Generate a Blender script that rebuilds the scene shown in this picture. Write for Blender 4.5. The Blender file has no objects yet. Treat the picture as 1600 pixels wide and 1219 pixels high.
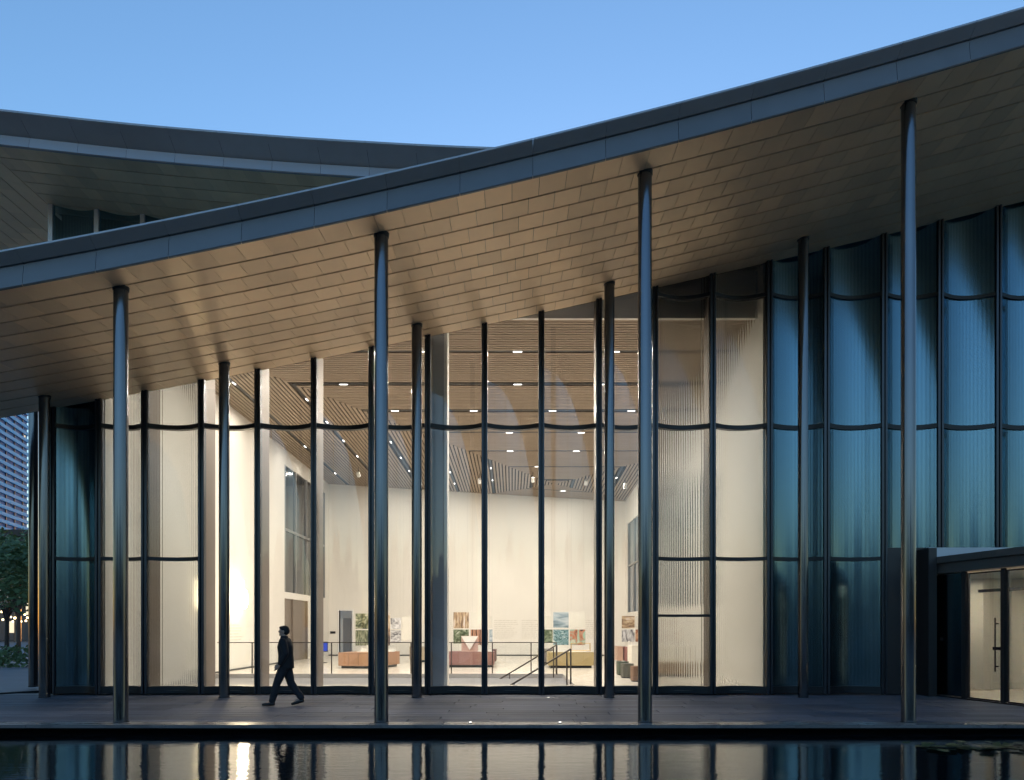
import bpy, bmesh, math, random
from mathutils import Vector, Matrix
random.seed(7)
R = math.radians
sc = bpy.context.scene
C = sc.collection

# ------------------------------------------------------------------ camera, sky, sun, exposure
EYE = 1.69
FPX = 1175.0                       # focal length in photo pixels (1600 wide)
cd = bpy.data.cameras.new('camera')
cam = bpy.data.objects.new('camera', cd); C.objects.link(cam)
cam.location = (0, 0, EYE); cam.rotation_euler = (R(90), 0, 0)
cd.sensor_width = 36; cd.lens = 36*FPX/1600
cd.shift_y = (980-609.5)/1600
cd.clip_end = 3000
sc.camera = cam

world = bpy.data.worlds.new('World'); sc.world = world; world.use_nodes = True
wn = world.node_tree.nodes; wl = world.node_tree.links
wn.clear()
SUN_EL, SUN_AZ = 1.6, 8.0          # the sun is setting behind the building
sky = wn.new('ShaderNodeTexSky'); sky.sky_type = 'NISHITA'; sky.sun_disc = False
sky.sun_elevation = R(SUN_EL); sky.sun_rotation = R(SUN_AZ)
sky.air_density = 1.0; sky.dust_density = 0.3; sky.ozone_density = 2.75
bg = wn.new('ShaderNodeBackground'); bg.inputs[1].default_value = 0.15
wo = wn.new('ShaderNodeOutputWorld')
wl.new(sky.outputs[0], bg.inputs[0]); wl.new(bg.outputs[0], wo.inputs[0])

sd = bpy.data.lights.new('sun', 'SUN'); sd.energy = 0.01; sd.angle = R(15); sd.color = (1, .86, .72)
so = bpy.data.objects.new('sun', sd); C.objects.link(so)
so.rotation_euler = (R(90-SUN_EL), 0, R(180-SUN_AZ))

sc.view_settings.view_transform = 'Standard'; sc.view_settings.look = 'None'
sc.view_settings.exposure = 2.62; sc.view_settings.gamma = 1.0
sc.view_settings.use_curve_mapping = False
sc.cycles.use_denoising = True
sc.cycles.max_bounces = 10; sc.cycles.diffuse_bounces = 3; sc.cycles.glossy_bounces = 4
sc.cycles.transmission_bounces = 10; sc.cycles.transparent_max_bounces = 24
sc.cycles.sample_clamp_indirect = 1.5; sc.cycles.use_adaptive_sampling = True; sc.cycles.adaptive_threshold = .02
sc.cycles.use_light_tree = False

LAMP_K = .86                       # all lamps together, against the dusk exposure
# ------------------------------------------------------------------ materials
MATS = {}
def mat(name, col, rough=.5, metal=0., spec=.5, var=0., vscale=3., bump=0., bscale=40., stretch=(1, 1, 1), rvar=0.,
        emit=None, estr=0., obj_var=0., coat=0.):
    if name in MATS: return MATS[name]
    m = bpy.data.materials.new(name); m.use_nodes = True
    nt = m.node_tree; n = nt.nodes; l = nt.links
    b = n['Principled BSDF']
    b.inputs['Base Color'].default_value = (*col, 1); b.inputs['Roughness'].default_value = rough
    b.inputs['Metallic'].default_value = metal; b.inputs['Specular IOR Level'].default_value = spec
    b.inputs['Coat Weight'].default_value = coat; b.inputs['Coat Roughness'].default_value = .12
    if emit: b.inputs['Emission Color'].default_value = (*emit, 1); b.inputs['Emission Strength'].default_value = estr
    if var or bump or rvar or obj_var:
        tc = n.new('ShaderNodeTexCoord'); mp = n.new('ShaderNodeMapping'); mp.inputs['Scale'].default_value = stretch
        geo = n.new('ShaderNodeNewGeometry')
        l.new(geo.outputs['Position'], mp.inputs[0])
        ns = n.new('ShaderNodeTexNoise'); ns.inputs['Scale'].default_value = vscale; ns.inputs['Detail'].default_value = 6
        ns.inputs['Roughness'].default_value = .65
        l.new(mp.outputs[0], ns.inputs[0])
        fac = ns.outputs['Fac']
        if var or obj_var:
            mr = n.new('ShaderNodeMapRange'); mr.inputs[1].default_value = .25; mr.inputs[2].default_value = .75
            mr.inputs[3].default_value = 1-var; mr.inputs[4].default_value = 1+var
            l.new(fac, mr.inputs[0])
            val = mr.outputs[0]
            if obj_var:
                oi = n.new('ShaderNodeObjectInfo'); m2 = n.new('ShaderNodeMapRange')
                m2.inputs[3].default_value = 1-obj_var; m2.inputs[4].default_value = 1+obj_var
                l.new(oi.outputs['Random'], m2.inputs[0])
                mm = n.new('ShaderNodeMath'); mm.operation = 'MULTIPLY'
                l.new(val, mm.inputs[0]); l.new(m2.outputs[0], mm.inputs[1]); val = mm.outputs[0]
            vm = n.new('ShaderNodeVectorMath'); vm.operation = 'SCALE'; vm.inputs[0].default_value = col
            l.new(val, vm.inputs['Scale']); l.new(vm.outputs[0], b.inputs['Base Color'])
        if rvar:
            m3 = n.new('ShaderNodeMapRange'); m3.inputs[1].default_value = .3; m3.inputs[2].default_value = .7
            m3.inputs[3].default_value = max(.02, rough-rvar); m3.inputs[4].default_value = rough+rvar
            l.new(fac, m3.inputs[0]); l.new(m3.outputs[0], b.inputs['Roughness'])
        if bump:
            n2 = n.new('ShaderNodeTexNoise'); n2.inputs['Scale'].default_value = bscale; n2.inputs['Detail'].default_value = 4
            l.new(mp.outputs[0], n2.inputs[0])
            bp = n.new('ShaderNodeBump'); bp.inputs['Strength'].default_value = bump; bp.inputs['Distance'].default_value = .02
            l.new(n2.outputs['Fac'], bp.inputs['Height']); l.new(bp.outputs[0], b.inputs['Normal'])
    MATS[name] = m
    return m

def thin_glass(name, tint, ior=1.5, base=0., refl=(1, 1, 1), rough=0.0, wav=0.0, ribs=0.0):
    if name in MATS: return MATS[name]
    m = bpy.data.materials.new(name); m.use_nodes = True
    n = m.node_tree.nodes; l = m.node_tree.links; n.clear()
    o = n.new('ShaderNodeOutputMaterial'); t = n.new('ShaderNodeBsdfTransparent'); t.inputs[0].default_value = (*tint, 1)
    g = n.new('ShaderNodeBsdfGlossy'); g.inputs[0].default_value = (*refl, 1); g.inputs['Roughness'].default_value = rough
    f = n.new('ShaderNodeFresnel'); f.inputs[0].default_value = ior
    mx = n.new('ShaderNodeMixShader')
    geo = n.new('ShaderNodeNewGeometry')
    # a solid sheet: the same reflectance from either side of the pane
    add = n.new('ShaderNodeMath'); add.operation = 'ADD'; add.use_clamp = True; add.inputs[1].default_value = base
    lw = n.new('ShaderNodeLayerWeight'); lw.inputs[0].default_value = .5
    # Schlick from facing so that backfaces behave like front faces
    pw = n.new('ShaderNodeMath'); pw.operation = 'POWER'; pw.inputs[1].default_value = 4.0
    l.new(lw.outputs['Facing'], pw.inputs[0])
    r0 = ((ior-1)/(ior+1))**2
    ma = n.new('ShaderNodeMath'); ma.operation = 'MULTIPLY_ADD'; ma.inputs[1].default_value = 1-r0; ma.inputs[2].default_value = r0
    l.new(pw.outputs[0], ma.inputs[0]); l.new(ma.outputs[0], add.inputs[0])
    n.remove(f)
    if wav:
        ns = n.new('ShaderNodeTexNoise'); ns.inputs['Scale'].default_value = .6
        l.new(geo.outputs['Position'], ns.inputs[0])
        bp = n.new('ShaderNodeBump'); bp.inputs['Strength'].default_value = wav; bp.inputs['Distance'].default_value = .05
        l.new(ns.outputs['Fac'], bp.inputs['Height']); l.new(bp.outputs[0], g.inputs['Normal'])
    if ribs:
        wv_ = n.new('ShaderNodeTexWave'); wv_.wave_type = 'BANDS'; wv_.bands_direction = 'X'; wv_.wave_profile = 'SIN'
        wv_.inputs['Scale'].default_value = math.pi/(10*ribs)
        l.new(geo.outputs['Position'], wv_.inputs[0])
        bp = n.new('ShaderNodeBump'); bp.inputs['Strength'].default_value = 1; bp.inputs['Distance'].default_value = .0006
        l.new(wv_.outputs['Fac'], bp.inputs['Height']); l.new(bp.outputs[0], g.inputs['Normal'])
        rm = n.new('ShaderNodeMapRange'); rm.inputs[3].default_value = .87; rm.inputs[4].default_value = 1.11
        l.new(wv_.outputs['Fac'], rm.inputs[0])
        mu = n.new('ShaderNodeMath'); mu.operation = 'MULTIPLY'; mu.use_clamp = True
        l.new(add.outputs[0], mu.inputs[0]); l.new(rm.outputs[0], mu.inputs[1]); add = mu
    l.new(add.outputs[0], mx.inputs[0]); l.new(t.outputs[0], mx.inputs[1]); l.new(g.outputs[0], mx.inputs[2])
    l.new(mx.outputs[0], o.inputs[0])
    MATS[name] = m
    return m

def solid_glass(name, col, rough=.0, ior=1.45):
    if name in MATS: return MATS[name]
    m = bpy.data.materials.new(name); m.use_nodes = True
    b = m.node_tree.nodes['Principled BSDF']
    b.inputs['Base Color'].default_value = (*col, 1); b.inputs['Roughness'].default_value = rough
    b.inputs['IOR'].default_value = ior; b.inputs['Transmission Weight'].default_value = 1
    MATS[name] = m
    return m

def emis(name, col, s):
    if name in MATS: return MATS[name]
    m = bpy.data.materials.new(name); m.use_nodes = True
    n = m.node_tree.nodes; l = m.node_tree.links; n.clear()
    o = n.new('ShaderNodeOutputMaterial'); e = n.new('ShaderNodeEmission')
    e.inputs[0].default_value = (*col, 1); e.inputs[1].default_value = s*LAMP_K
    l.new(e.outputs[0], o.inputs[0]); MATS[name] = m
    return m

SOFFIT = mat('champagne_aluminium', (.90, .66, .405), .42, .2, var=.06, vscale=1.5, obj_var=.10, rvar=.05)
FASCIA = mat('dark_zinc', (.16, .162, .168), .42, .5, var=.06, vscale=2, obj_var=.05)
LIP = mat('blue_grey_zinc', (.36, .37, .40), .42, .4, var=.06, vscale=2, obj_var=.04)
CAVITY = mat('black_cavity', (.012, .011, .010), .9)
STEEL = mat('dark_steel', (.15, .158, .175), .19, .95, var=.10, vscale=1.2, stretch=(6, 6, .7), rvar=.07)
MULL = mat('anodised_mullion', (.06, .066, .078), .30, .8, var=.06, vscale=2)
BLACKM = mat('black_metal', (.022, .024, .028), .4, .4)
FIN = mat('bronze_fin', (.20, .165, .14), .45, .3, var=.05, vscale=2)
GLASS = thin_glass('clear_glass', (.965, .972, .965), 1.5, base=.0, wav=.03)
FLUTE = solid_glass('fluted_glass', (.46, .48, .47), .10)
BLUEG = thin_glass('coated_glass', (.25, .36, .42), 1.9, base=.14, refl=(.50, .80, .96), rough=.2, ribs=.084)
PLASTER = mat('white_plaster', (.80, .77, .72), .75, var=.02, vscale=.8, bump=.02, bscale=30)
GREYPL = mat('grey_plaster', (.52, .49, .46), .7, var=.04, vscale=1)
TERR = mat('pale_terrazzo', (.74, .69, .62), .22, var=.06, vscale=6, rvar=.05)
OAK = mat('oak_slat', (.37, .285, .21), .55, var=.12, vscale=1.5, stretch=(.6, 3, 3), obj_var=.05)
DARKW = mat('painted_room_shade', (.03, .035, .04), .7)  # near-black colour stands in for the shade of unlit rooms
STONE = mat('grey_stone_plank', (.105, .112, .138), .62, spec=.18, var=.16, vscale=2.2, stretch=(.6, 4, 1), bump=.10, bscale=25, obj_var=.24, rvar=.10)
COPING = mat('brown_stone_coping', (.13, .118, .115), .30, var=.14, vscale=3, stretch=(.6, 3, 1), bump=.08, bscale=30, obj_var=.10, rvar=.10)
PAVE = mat('pale_paving', (.20, .20, .21), .6, var=.12, vscale=.6, bump=.08, bscale=18)
TILE = mat('dark_pool_tile', (.015, .017, .02), .4, var=.2, vscale=2)

# ------------------------------------------------------------------ mesh helpers
class MB:
    def __init__(s): s.v = []; s.f = []
    def quad(s, a, b, c, d):
        i = len(s.v); s.v += [tuple(a), tuple(b), tuple(c), tuple(d)]; s.f.append((i, i+1, i+2, i+3)); return s
    def hexa(s, p):                 # 8 corners: bottom 0-3, top 4-7
        i = len(s.v); s.v += [tuple(q) for q in p]
        for f in ((0, 3, 2, 1), (4, 5, 6, 7), (0, 1, 5, 4), (1, 2, 6, 5), (2, 3, 7, 6), (3, 0, 4, 7)):
            s.f.append(tuple(i+k for k in f))
        return s
    def box(s, x0, x1, y0, y1, z0, z1):
        return s.hexa([(x0, y0, z0), (x1, y0, z0), (x1, y1, z0), (x0, y1, z0), (x0, y0, z1), (x1, y0, z1), (x1, y1, z1), (x0, y1, z1)])
    def tube(s, p0, p1, r0, r1=None, n=12, caps=True):
        r1 = r0 if r1 is None else r1
        p0 = Vector(p0); p1 = Vector(p1); d = (p1-p0).normalized()
        a = Vector((0, 0, 1)) if abs(d.z) < .9 else Vector((1, 0, 0))
        u = d.cross(a).normalized(); w = d.cross(u)
        i = len(s.v)
        for k in range(n):
            t = 2*math.pi*k/n; q = u*math.cos(t)+w*math.sin(t)
            s.v.append(tuple(p0+q*r0)); s.v.append(tuple(p1+q*r1))
        for k in range(n):
            k2 = (k+1) % n; s.f.append((i+2*k, i+2*k2, i+2*k2+1, i+2*k+1))
        if caps:
            s.f.append(tuple(i+2*k for k in range(n))); s.f.append(tuple(i+2*k+1 for k in reversed(range(n))))
        return s
    def sweep(s, prof, path_fn, xs):          # open profile [(dy,dz)] swept along x values
        i = len(s.v); n = len(prof)
        for x in xs:
            y, z = path_fn(x)
            for (a, b) in prof: s.v.append((x, y+a, z+b))
        for k in range(len(xs)-1):
            for j in range(n-1):
                a = i+k*n+j; s.f.append((a, a+n, a+n+1, a+1))
        return s
    def build(s, name, m, parent=None, smooth=False, fix=True):
        me = bpy.data.meshes.new(name); me.from_pydata(s.v, [], s.f); me.materials.append(m)
        if fix:
            bm = bmesh.new(); bm.from_mesh(me); bmesh.ops.recalc_face_normals(bm, faces=bm.faces); bm.to_mesh(me); bm.free()
        if smooth: 
            for p in me.polygons: p.use_smooth = True
            try: me.set_sharp_from_angle(angle=R(40))
            except Exception: pass
        o = bpy.data.objects.new(name, me); C.objects.link(o); o.parent = parent
        return o
def tag(o, label=None, cat=None, group=None, kind=None):
    if label: o['label'] = label
    if cat: o['category'] = cat
    if group: o['group'] = group
    if kind: o['kind'] = kind
    return o
def empty(name, loc=(0, 0, 0), parent=None):
    o = bpy.data.objects.new(name, None); o.location = loc; C.objects.link(o); o.parent = parent; o.empty_display_size = .3
    return o
def bevel(o, w=.01, seg=2):
    md = o.modifiers.new('bevel', 'BEVEL'); md.width = w; md.segments = seg; md.limit_method = 'ANGLE'; return o
def lamp(name, kind, loc, energy, parent=None, **kw):
    d = bpy.data.lights.new(name, kind); d.energy = energy*LAMP_K; d.cycles.use_multiple_importance_sampling = False
    o = bpy.data.objects.new(name, d); o.location = loc; C.objects.link(o); o.parent = parent
    for k, v in kw.items(): setattr(d, k, v)
    return o
def interp(pts, x):
    if x <= pts[0][0]: return pts[0][1]
    for (a, b), (c, d) in zip(pts, pts[1:]):
        if x <= c: return b+(d-b)*(x-a)/(c-a)
    return pts[-1][1]

# the sweeping canopy underside
D_OUT, D_NEARC, D_BACKC, D_FAC, D_IN = 12.65, 13.41, 18.08, 18.90, 19.05
def soffit_z(x, d):
    zo = .003366*x*x+.2381*x+9.1757
    zb = .001733*x*x+.21552*x+9.4361
    t = (d-D_OUT)/(D_BACKC-D_OUT)
    return zo+(zb-zo)*t
WARM = (1.0, .91, .79)

# ------------------------------------------------------------------ the setting
Z_W = -0.17
PX0, PX1, PY0, PY1 = -45, 45, 2.6, 13.65            # pool opening
g = MB()
L = 2500
zg = -0.06
for (x0, x1, y0, y1) in ((-L, PX0, -L, L), (PX1, L, -L, L), (PX0, PX1, -L, PY0), (PX0, PX1, PY1, L)):
    g.quad((x0, y0, zg), (x1, y0, zg), (x1, y1, zg), (x0, y1, zg))
tag(g.build('ground', PAVE), kind='structure')
b = MB(); zb_ = -.75
b.quad((PX0, PY0, zb_), (PX1, PY0, zb_), (PX1, PY1, zb_), (PX0, PY1, zb_))
for (p, q) in (((PX0, PY0), (PX1, PY0)), ((PX1, PY0), (PX1, PY1)), ((PX1, PY1), (PX0, PY1)), ((PX0, PY1), (PX0, PY0))):
    b.quad((*p, zb_), (*q, zb_), (*q, zg), (*p, zg))
tag(b.build('pool_basin', TILE, fix=False), kind='structure')

# water
wm = bpy.data.materials.new('pool_water'); wm.use_nodes = True
n = wm.node_tree.nodes; l = wm.node_tree.links; pb = n['Principled BSDF']
pb.inputs['Base Color'].default_value = (.004, .007, .010, 1); pb.inputs['Roughness'].default_value = .015
pb.inputs['IOR'].default_value = 1.7
geo = n.new('ShaderNodeNewGeometry'); mp = n.new('ShaderNodeMapping'); mp.inputs['Scale'].default_value = (1.0, 2.6, 1)
l.new(geo.outputs['Position'], mp.inputs[0])
n1 = n.new('ShaderNodeTexNoise'); n1.inputs['Scale'].default_value = 3.4; n1.inputs['Detail'].default_value = 3
n2 = n.new('ShaderNodeTexNoise'); n2.inputs['Scale'].default_value = 14; n2.inputs['Detail'].default_value = 2
l.new(mp.outputs[0], n1.inputs[0]); l.new(mp.outputs[0], n2.inputs[0])
ad = n.new('ShaderNodeMath'); ad.operation = 'MULTIPLY_ADD'; ad.inputs[1].default_value = .22
l.new(n2.outputs['Fac'], ad.inputs[0]); l.new(n1.outputs['Fac'], ad.inputs[2])
bp = n.new('ShaderNodeBump'); bp.inputs['Strength'].default_value = .17; bp.inputs['Distance'].default_value = .02
l.new(ad.outputs[0], bp.inputs['Height']); l.new(bp.outputs[0], pb.inputs['Normal'])
tag(MB().quad((PX0, PY0, Z_W), (PX1, PY0, Z_W), (PX1, PY1, Z_W), (PX0, PY1, Z_W)).build('pool_water', wm), kind='structure')

# deck: slab, coping stones and planks
D_EDGE = 12.98
deck = MB().box(-44, 44, D_EDGE+.012, 19.4, -.056, -.018).build('deck', TILE)
tag(deck, kind='structure')
def piece(name, x0, x1, y0, y1, z0, z1, m, parent):
    w = .004
    mb = MB()
    mb.hexa([(x0, y0, z0), (x1, y0, z0), (x1, y1, z0), (x0, y1, z0), (x0+w, y0+w, z1), (x1-w, y0+w, z1), (x1-w, y1-w, z1), (x0+w, y1-w, z1)])
    return mb.build(name, m, parent, fix=False)
x = -15.6
while x < 15:
    w = 2.4
    piece('coping_stone', x+.003, x+w-.003, D_EDGE, D_EDGE+.42, -.052, 0.002, COPING, deck); x += w
rows = 14; y0 = D_EDGE+.425; rw = (18.72-y0)/rows
for r in range(rows):
    x = -16.4+random.random()*2.2
    half = (y0+r*rw)*.70+1.2
    while x < half:
        w = random.choice((1.5, 1.8, 2.1, 2.4, 2.7))
        if x+w > -half:
            piece('plank', x+.005, x+w-.005, y0+r*rw+.005, y0+(r+1)*rw-.005, -.016, random.uniform(-.001, .0012), STONE, deck)
        x += w
# ------------------------------------------------------------------ the museum building
BLD = empty('museum_building', (0, 19, 0))
BLD.location = (0, 0, 0)
tag(BLD, 'glass-fronted museum with sweeping metal canopy roof on slim round steel columns', 'building')

# canopy roof: dark body above the panels, then panels
xs = [-26+.5*i for i in range(93)]
TH = .42
body = MB()
def cz(x, d, off=0.): return soffit_z(x, d)+off
for a, bx_ in zip(xs, xs[1:]):
    body.quad((a, D_OUT+.05, cz(a, D_OUT)+.03), (bx_, D_OUT+.05, cz(bx_, D_OUT)+.03), (bx_, D_IN, cz(bx_, D_IN)+.03), (a, D_IN, cz(a, D_IN)+.03))
    body.quad((a, D_OUT+.02, cz(a, D_OUT)+TH), (bx_, D_OUT+.02, cz(bx_, D_OUT)+TH), (bx_, D_IN+.1, cz(bx_, D_IN)+TH+.3), (a, D_IN+.1, cz(a, D_IN)+TH+.3))
    body.quad((a, D_IN, cz(a, D_IN)+.0), (bx_, D_IN, cz(bx_, D_IN)+.0), (bx_, D_IN, cz(bx_, D_IN)+TH+.3), (a, D_IN, cz(a, D_IN)+TH+.3))
CAN = body.build('canopy_roof', CAVITY, BLD, fix=False)

rows_d = [D_OUT]
rows_d.append(D_OUT+.66)
k = (D_IN-.0-rows_d[-1])/10
for i in range(10): rows_d.append(rows_d[-1]+k)
PW = .468
def px(p): return (800+FPX*p[0]/p[1], 980-FPX*(p[2]-EYE)/p[1])
panels = []
for r in range(11):
    d0, d1 = rows_d[r]+.024, rows_d[r+1]-.024
    if r == 0: d0 = D_OUT+.0
    i0 = -52
    for i in range(i0, 54):
        xa = (i+(.5 if r % 2 else 0)+.13*r)*PW
        xb = xa+PW
        if xb < -25 or xa > 19.5: continue
        cs = [px((x_, d_, soffit_z(x_, d_))) for x_, d_ in ((xa, d0), (xb, d0), (xb, d1), (xa, d1))]
        ar = abs(sum(cs[j][0]*cs[(j+1) % 4][1]-cs[(j+1) % 4][0]*cs[j][1] for j in range(4)))/2
        cx = sum(c[0] for c in cs)/4
        vis = -20 < cx < 1620
        panels.append((ar if vis else 0, xa+.0035, xb-.0035, d0, d1))
panels.sort(reverse=True)
def panel_geo(mb, xa, xb, d0, d1, dz):
    mb.hexa([(xa, d0, soffit_z(xa, d0)+dz), (xb, d0, soffit_z(xb, d0)+dz), (xb, d1, soffit_z(xb, d1)+dz), (xa, d1, soffit_z(xa, d1)+dz),
             (xa, d0, soffit_z(xa, d0)+.025), (xb, d0, soffit_z(xb, d0)+.025), (xb, d1, soffit_z(xb, d1)+.025), (xa, d1, soffit_z(xa, d1)+.025)])
rest = MB()
for i, (ar, xa, xb, d0, d1) in enumerate(panels):
    dz = random.uniform(-.002, .002)
    if i < 300:
        mb = MB(); panel_geo(mb, xa, xb, d0, d1, dz); mb.build('soffit_panel', SOFFIT, CAN, fix=False)
    else:
        panel_geo(rest, xa, xb, d0, d1, dz)
tag(rest.build('small_soffit_panels', SOFFIT, CAN, fix=False), kind='stuff')

# fascia and lip panels along the outer edge
FW = 1.225
x = -24.5+.35
while x < 18:
    a, c = x+.003, x+FW-.003
    sub = [a+(c-a)*j/4 for j in range(5)]
    f = MB()
    f.sweep([(.03, -.02), (-.0, -.02), (-.012, .0), (.03, .36), (.09, .36)], lambda q: (D_OUT-.012, soffit_z(q, D_OUT)), sub)
    f.build('fascia_panel', FASCIA, CAN, fix=False)
    f = MB()
    f.sweep([(.10, .375), (.0, .375), (-.17, .485), (-.19, .50), (-.19, .53), (-.17, .54), (.5, .60)], lambda q: (D_OUT-.012, soffit_z(q, D_OUT)), sub)
    f.build('roof_edge_panel', LIP, CAN, fix=False)
    x += FW

# columns
def column(x, d, z1, r=.123):
    m = MB()
    m.tube((x, d, .0), (x, d, z1), r, n=40, caps=False)
    o = m.build('column', STEEL, BLD, smooth=True)
    c = MB().tube((x, d, z1-.045), (x, d, z1+.02), r+.012, r+.018, n=40); c.build('collar', BLACKM, o, smooth=True)
    p = MB().tube((x, d, -.01), (x, d, .012), r+.012, n=40); p.build('base_ring', BLACKM, o, smooth=True)
for x in (-6.975, -2.33, 2.37, 7.07): column(x, D_NEARC, soffit_z(x, D_NEARC)+.01)
for x in (-11.24, -6.92, -2.29, 2.34, 7.0): column(x, D_BACKC, soffit_z(x, D_BACKC)+.01)
column(-13.62, 21.4, 9.0)

# facade grid
def fx(p): return (p-800)*D_FAC/FPX
MUL_PX = [81, 153, 225, 314, 402, 490, 580, 668, 757, 846, 936, 1024, 1114, 1203, 1292, 1382, 1470, 1561, 1650, 1739]
MX = [fx(p) for p in MUL_PX]
SAG = .23
Z_SILL = .19
Z_T = [3.42, 6.77, 10.08]
def arc(xa, xb, t): return D_FAC+.06+SAG*4*t*(1-t)
def top_z(xa, xb): return max(soffit_z(xa, D_IN), soffit_z(xb, D_IN))+.03

for i, x in enumerate(MX):
    zt = soffit_z(x, D_FAC)+.05
    m = MB(); w = .075; zl = 3.70 if x > 10 else .0
    m.box(x-w, x-.018, D_FAC-.02, D_FAC+.16, zl, zt)
    m.box(x+.018, x+w, D_FAC-.02, D_FAC+.16, zl, zt)
    m.box(x-.017, x+.017, D_FAC+.012, D_FAC+.15, zl, zt)
    o = bevel(m.build('mullion', MULL, BLD), .012, 2)
    lo = 3.42 if x > 9.5 else .0
    if x < 6.9:
        MB().box(x-.045, x+.045, D_FAC+.165, D_FAC+.80, .08, zt+.2).build('fin', FIN, o)

def pane_clear(xa, xb, z0, z1, m=GLASS, name='glass_pane'):
    mb = MB(); N = 20; i = 0
    for t_ in (0, .012):
        for k in range(N+1):
            t = k/N; x = xa+(xb-xa)*t; y = arc(xa, xb, t)+t_
            mb.v += [(x, y, z0), (x, y, z1)]
    for s_ in (0, 1):
        o = s_*(N+1)*2
        for k in range(N):
            a = o+2*k; f = (a, a+2, a+3, a+1); mb.f.append(f if s_ == 0 else f[::-1])
    return mb.build(name, m, BLD, smooth=True)
def pane_flute(xa, xb, z0, z1, m=FLUTE, amp=.006, ribs=22):
    mb = MB(); S = 8; N = ribs*S
    for k in range(N+1):
        t = k/N; x = xa+(xb-xa)*t; y = arc(xa, xb, t)
        y2 = y+.016+amp*abs(math.sin(math.pi*t*ribs))
        mb.v += [(x, y, z0), (x, y, z1), (x, y2, z0), (x, y2, z1)]
    for k in range(N):
        a = 4*k
        mb.f += [(a, a+4, a+5, a+1), (a+2, a+3, a+7, a+6), (a, a+2, a+6, a+4), (a+1, a+5, a+7, a+3)]
    mb.f += [(0, 1, 3, 2), (4*N, 4*N+2, 4*N+3, 4*N+1)]
    o = mb.build('fluted_glass_pane', m, BLD, smooth=False, fix=False)
    for p in o.data.polygons: p.use_smooth = True
    o.data.set_sharp_from_angle(angle=R(35))
    return o
def transom(xa, xb, z, h=.05, name='transom', dep=.10, m=None):
    mb = MB(); N = 14
    prof = [(-.05, -h), (-.05, h), (dep, h), (dep, -h), (-.05, -h)]
    i = 0
    for k in range(N+1):
        t = k/N; x = xa+(xb-xa)*t; y = arc(xa, xb, t)
        for (a, c) in prof[:4]: mb.v.append((x, y+a, z+c))
    for k in range(N):
        for j in range(4):
            a = 4*k+j; c = 4*k+(j+1) % 4; mb.f.append((a, a+4, c+4, c))
    mb.f += [(0, 1, 2, 3), (4*N+3, 4*N+2, 4*N+1, 4*N)]
    return mb.build(name, m or BLACKM, BLD, smooth=True)

for i in range(len(MX)-1):
    xa, xb = MX[i]+.075, MX[i+1]-.075
    px_ = (MUL_PX[i]+MUL_PX[i+1])/2
    zt = top_z(xa, xb)
    vest = px_ > 1385
    z0 = Z_SILL
    if px_ < 160: kind = 'blue'
    elif px_ < 314: kind = 'flute'
    elif px_ < 1024: kind = 'clear'
    elif px_ < 1203: kind = 'flute'
    else: kind = 'blue'
    levels = [z for z in Z_T if z < zt-.25]
    if kind == 'clear': levels = [z for z in levels if 4 < z < 9]
    if 1024 < px_ < 1110: levels = [1.98]+levels
    if vest: z0 = 3.70; levels = [z for z in levels if z > 3.8]
    edges = [z0]+levels+[zt]
    for a, c in zip(edges, edges[1:]):
        if kind == 'clear': pane_clear(xa, xb, a, c)
        elif kind == 'flute': pane_flute(xa, xb, a, c)
        else: pane_flute(xa, xb, a, c, BLUEG, amp=.0008)
    for z in levels:
        big = 6 < z < 7
        transom(xa, xb, z, .055 if big else (.045 if z > 3 else .032))
    if not vest:
        transom(xa, xb, .10, .092, 'sill', .12)
# near-black sheets added so the rooms behind the coated bays read dark
MB().box(MX[13]+.3, 10.2, 20.6, 20.7, 0, 14).build('added_dark_sheet', DARKW, BLD)
MB().box(10.2, 18, 20.6, 20.7, 3.4, 14).build('added_dark_sheet', DARKW, BLD)
MB().box(MX[0]-.2, -10.46, 20.8, 20.9, 0, 8.8).build('added_dark_sheet', DARKW, BLD)
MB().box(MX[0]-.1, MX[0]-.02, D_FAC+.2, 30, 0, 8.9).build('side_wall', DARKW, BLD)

MB().box(6.49, 6.52, 19.12, 42, 0, 14).build('added_dark_sheet', DARKW, BLD)
MB().box(-10.47, -10.445, 19.12, 34, 0, 8.9).build('added_dark_sheet', DARKW, BLD)
MB().box(6.5, 18, 19.2, 20.7, 13.9, 14.0).build('added_dark_lid', DARKW, BLD)  # unseen lid added to stop sky light behind the coated bays
MB().box(MX[0]-.1, -10.4, 19.2, 30, 8.85, 8.95).build('added_dark_lid', DARKW, BLD)
# ---------------- hall
ZF = .08
XL, XR, DB = -10.34, 6.39, 42.4
VX0, VX1, VY0, VY1 = -10.40, 1.75, 21.0, 25.9      # stair well
fl = MB()
for (x0, x1, y0, y1) in ((XL, XR, 19.1, VY0), (VX1, XR, VY0, VY1), (XL, XR, VY1, DB)):
    fl.quad((x0, y0, ZF), (x1, y0, ZF), (x1, y1, ZF), (x0, y1, ZF))
fl.build('hall_floor', TERR, BLD, fix=False)
wv = MB(); zv = -2.6
wv.quad((VX0, VY1, zv), (VX1, VY1, zv), (VX1, VY1, ZF), (VX0, VY1, ZF))
wv.quad((VX0, VY0, zv), (VX1, VY0, zv), (VX1, VY0, ZF), (VX0, VY0, ZF))
wv.quad((VX1, VY0, zv), (VX1, VY1, zv), (VX1, VY1, ZF), (VX1, VY0, ZF))
wv.quad((VX0, VY0, zv), (VX1, VY0, zv), (VX1, VY1, zv), (VX0, VY1, zv))
wv.build('stair_well', GREYPL, BLD, fix=False)
for k in range(14):
    MB().box(VX1-.05-.29*(k+1), VX1-.05-.29*k, VY0+.05, VY1-.05, zv, ZF-.17*(k+1)).build('step', TERR, BLD)

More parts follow.
